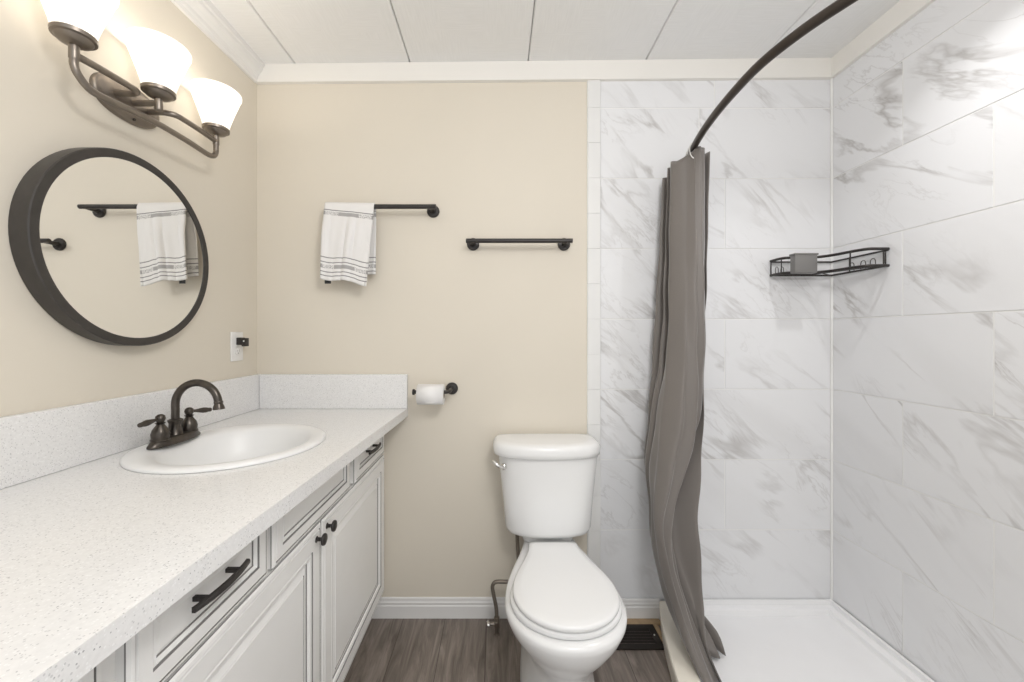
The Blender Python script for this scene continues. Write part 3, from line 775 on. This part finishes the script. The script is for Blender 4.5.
# plan of the gathered cloth (x, y) at each height, from its far edge to its near edge
ROWS = [
 (1.93, [(0.710, 1.69), (0.817, 1.68), (0.689, 1.66), (0.793, 1.64), (0.693, 1.61), (0.782, 1.6), (0.689, 1.565), (0.739, 1.52), (0.756, 1.5), (0.781, 1.505), (0.814, 1.56), (0.823, 1.54)]),
 (1.2, [(0.680, 1.69), (0.800, 1.68), (0.656, 1.66), (0.772, 1.63), (0.656, 1.6), (0.744, 1.58), (0.661, 1.555), (0.706, 1.5), (0.748, 1.485), (0.778, 1.5), (0.802, 1.56), (0.811, 1.54)]),
 (0.9, [(0.672, 1.69), (0.791, 1.68), (0.635, 1.65), (0.746, 1.62), (0.620, 1.59), (0.676, 1.57), (0.620, 1.54), (0.665, 1.475), (0.729, 1.47), (0.766, 1.52), (0.758, 1.56), (0.780, 1.5)]),
 (0.72, [(0.655, 1.68), (0.753, 1.67), (0.617, 1.64), (0.701, 1.61), (0.600, 1.58), (0.640, 1.56), (0.593, 1.53), (0.621, 1.46), (0.678, 1.455), (0.687, 1.5), (0.682, 1.53), (0.753, 1.48)]),
 (0.55, [(0.660, 1.67), (0.740, 1.66), (0.635, 1.63), (0.681, 1.6), (0.606, 1.57), (0.636, 1.55), (0.593, 1.52), (0.587, 1.45), (0.626, 1.445), (0.637, 1.48), (0.646, 1.51), (0.733, 1.465)]),
 (0.4, [(0.681, 1.66), (0.752, 1.65), (0.652, 1.62), (0.700, 1.59), (0.616, 1.56), (0.641, 1.535), (0.600, 1.51), (0.598, 1.44), (0.626, 1.43), (0.643, 1.46), (0.656, 1.49), (0.738, 1.45)]),
 (0.25, [(0.735, 1.64), (0.796, 1.62), (0.697, 1.6), (0.747, 1.57), (0.659, 1.54), (0.677, 1.52), (0.634, 1.5), (0.633, 1.42), (0.658, 1.405), (0.678, 1.44), (0.695, 1.46), (0.742, 1.43)]),
 (0.15, [(0.770, 1.6), (0.793, 1.55), (0.735, 1.57), (0.771, 1.53), (0.704, 1.52), (0.717, 1.49), (0.665, 1.46), (0.652, 1.37), (0.682, 1.36), (0.704, 1.39), (0.721, 1.41), (0.727, 1.38)]),
 (0.1, [(0.791, 1.57), (0.830, 1.49), (0.761, 1.55), (0.794, 1.48), (0.724, 1.49), (0.739, 1.46), (0.687, 1.42), (0.670, 1.33), (0.690, 1.31), (0.712, 1.34), (0.733, 1.36), (0.734, 1.33)]),
 (0.052, [(0.820, 1.55), (0.829, 1.43), (0.789, 1.52), (0.805, 1.42), (0.745, 1.45), (0.755, 1.4), (0.720, 1.38), (0.692, 1.29), (0.699, 1.26), (0.727, 1.3), (0.749, 1.32), (0.749, 1.28)]),
]
def curtain_row(z):
    pts = []
    for j in range(12):
        tab = [(r[0], Vector((*r[1][j], 0))) for r in ROWS[::-1]]
        zs_ = [t[0] for t in tab]
        k = max(0, min(len(tab)-2, sum(1 for q in zs_ if q <= z)-1))
        P = [tab[max(0, min(len(tab)-1, k+d))] for d in (-1, 0, 1, 2)]
        h = P[2][0]-P[1][0]; t = (z-P[1][0])/h
        m1 = (P[2][1]-P[0][1])/(P[2][0]-P[0][0])*h if P[2][0] != P[0][0] else Vector()
        m2 = (P[3][1]-P[1][1])/(P[3][0]-P[1][0])*h
        q = (2*t**3-3*t*t+1)*P[1][1]+(t**3-2*t*t+t)*m1+(-2*t**3+3*t*t)*P[2][1]+(t**3-t*t)*m2
        pts.append((q.x, q.y, z))
    return smooth_path(pts, 9)
bm = bmesh.new(); grid = []
ZT, ZB = 1.925, .058
for k in range(121):
    z = ZT-(ZT-ZB)*k/120
    row = curtain_row(z); rv = []
    for i, p in enumerate(row):
        f = i/(len(row)-1)
        top = max(0, (z-1.75)/.175)
        dz = -.055*max(0, (p.y-1.57)/.12)*top+.016*top*(f > .5)-.036*top*max(0, 1-abs(f-.575)/.115)      # sags between the hooks
        seam = .0022 if 1.868 < z < 1.878 else 0
        wr = (.0030+.0030*max(0, min(1, (1.5-z)/.6)))*math.sin(f*75+z*4)+.003*math.sin(f*31+z*17)*math.sin(z*9+f*5)*min(1, (1.9-z)/.5 if z < 1.9 else 0)
        wr *= max(0, min(1, (z-.06)/.2))
        rv.append(bm.verts.new((p.x+wr+seam, p.y-wr+seam, z+dz)))
    grid.append(rv)
for a, b in zip(grid, grid[1:]):
    for i in range(len(a)-1): bm.faces.new((a[i], a[i+1], b[i+1], b[i]))
cu = thing('shower_curtain', (.74, 1.55, .08), 'gathered taupe fabric shower curtain hanging from the rod at the stall side', 'curtain')
cl = obj('cloth', bm, M['curtain'], cu, angle=180)
sd = cl.modifiers.new('thickness', 'SOLIDIFY'); sd.thickness = .0016; sd.offset = 0
rp = smooth_path(RP, 10)
for y in (1.515, 1.545, 1.575, 1.61, 1.645, 1.68):
    q = min(rp, key=lambda p: abs(p.y-y)); n = 28
    pts = [(q.x+.017*math.cos(2*PI*k/n), y+.007*math.sin(2*PI*k/n), RZ-.016+.033*math.sin(2*PI*k/n)) for k in range(n+1)]
    o = obj('curtain_hook', ntube(pts, .0020, 8), M['hook'], cu, angle=180)

# ================================================================== CADDY
cd = thing('shower_caddy', (1.38, 1.62, 1.48), 'black wire corner caddy on the marble tiled shower walls', 'shower caddy')
XW, YW = XR-.007, YB-.007
z0, z1 = 1.483, 1.545
FR = [(1.180, YW-.002), (1.180, YW-.05), (1.195, 1.634), (1.24, 1.628), (1.300, 1.620), (1.335, 1.580), (1.353, 1.50), (1.372, 1.464), (1.41, 1.460), (XW-.002, 1.460)]
fp = smooth_path([(x, y, 0) for x, y in FR], 5)
def at(z): return [(p.x, p.y, z) for p in fp]
bm = bmesh.new(); tube(bm, at(z1), .0056, 8)
tube(bm, [(1.180, YW-.003, z1-.004), (XW-.003, YW-.003, z1-.004), (XW-.003, 1.460, z1-.004)], .0036, 8)
obj('upper_rail', bm, M['black'], cd, angle=60)
bm = bmesh.new(); tube(bm, at(z0), .0056, 8)
tube(bm, [(1.180, YW-.004, z0), (XW-.004, YW-.004, z0), (XW-.004, 1.460, z0)], .0042, 8)
obj('lower_rail', bm, M['black'], cd, angle=60)
bm = bmesh.new()
for k in range(1, 10):                             # shelf wires
    y = YW-.004-k*.0105
    x1 = interp([(p.y, p.x) for p in fp[::-1]], y) if y < 1.6 else None
    tube(bm, [(1.184, y, z0+.001), (1.335, y, z0+.001), (XW-.004-k*.0105+.0, YW-.16+ .05, z0+.001) if False else (1.352-.0, y-.012, z0+.001), (XW-.004-k*.0105, 1.472, z0+.001)], .0012, 6)
tube(bm, [(1.305, 1.616, z0), (XW-.004, YW-.004, z0)], .002, 6)
obj('shelf_wires', bm, M['black'], cd, angle=60)
for x, y in ((1.187, 1.655), (1.303, 1.618), (1.351, 1.515), (1.425, 1.460), (1.18, YW-.003), (XW-.003, 1.47), (1.32, YW-.003), (XW-.003, 1.62)):
    obj('upright', ntube([(x, y, z0), (x, y, z1)], .0024, 8), M['black'], cd, angle=60)
def hook_loop(x, y, dx, dy):
    pts = [(x-dx, y-dy, z0+.003), (x-dx, y-dy, z0+.025), (x-dx*.5, y-dy*.5, z0+.034), (x+dx*.5, y+dy*.5, z0+.034), (x+dx, y+dy, z0+.025), (x+dx, y+dy, z0+.003)]
    obj('hook_loop', ntube(smooth_path(pts, 4), .0014, 8), M['black'], cd, angle=60)
for x in (1.199, 1.222): hook_loop(x, YW-.012, .006, 0)
for y in (1.60, 1.55, 1.51): hook_loop(XW-.012, y, 0, .010)
sb = nbox(1.190, 1.281, 1.582, 1.611, 1.473+.002, 1.552, bev=.004)
bx = thing('soap_box', (1.25, 1.61, 1.475), 'small grey plastic soap box hooked on the front of the wire caddy', 'soap box')
obj('box', sb, M['gbox'], bx)
obj('lid_edge', nbox(1.1875, 1.2835, 1.5795, 1.6125, 1.547, 1.5545, bev=.002), M['gbox'], bx)
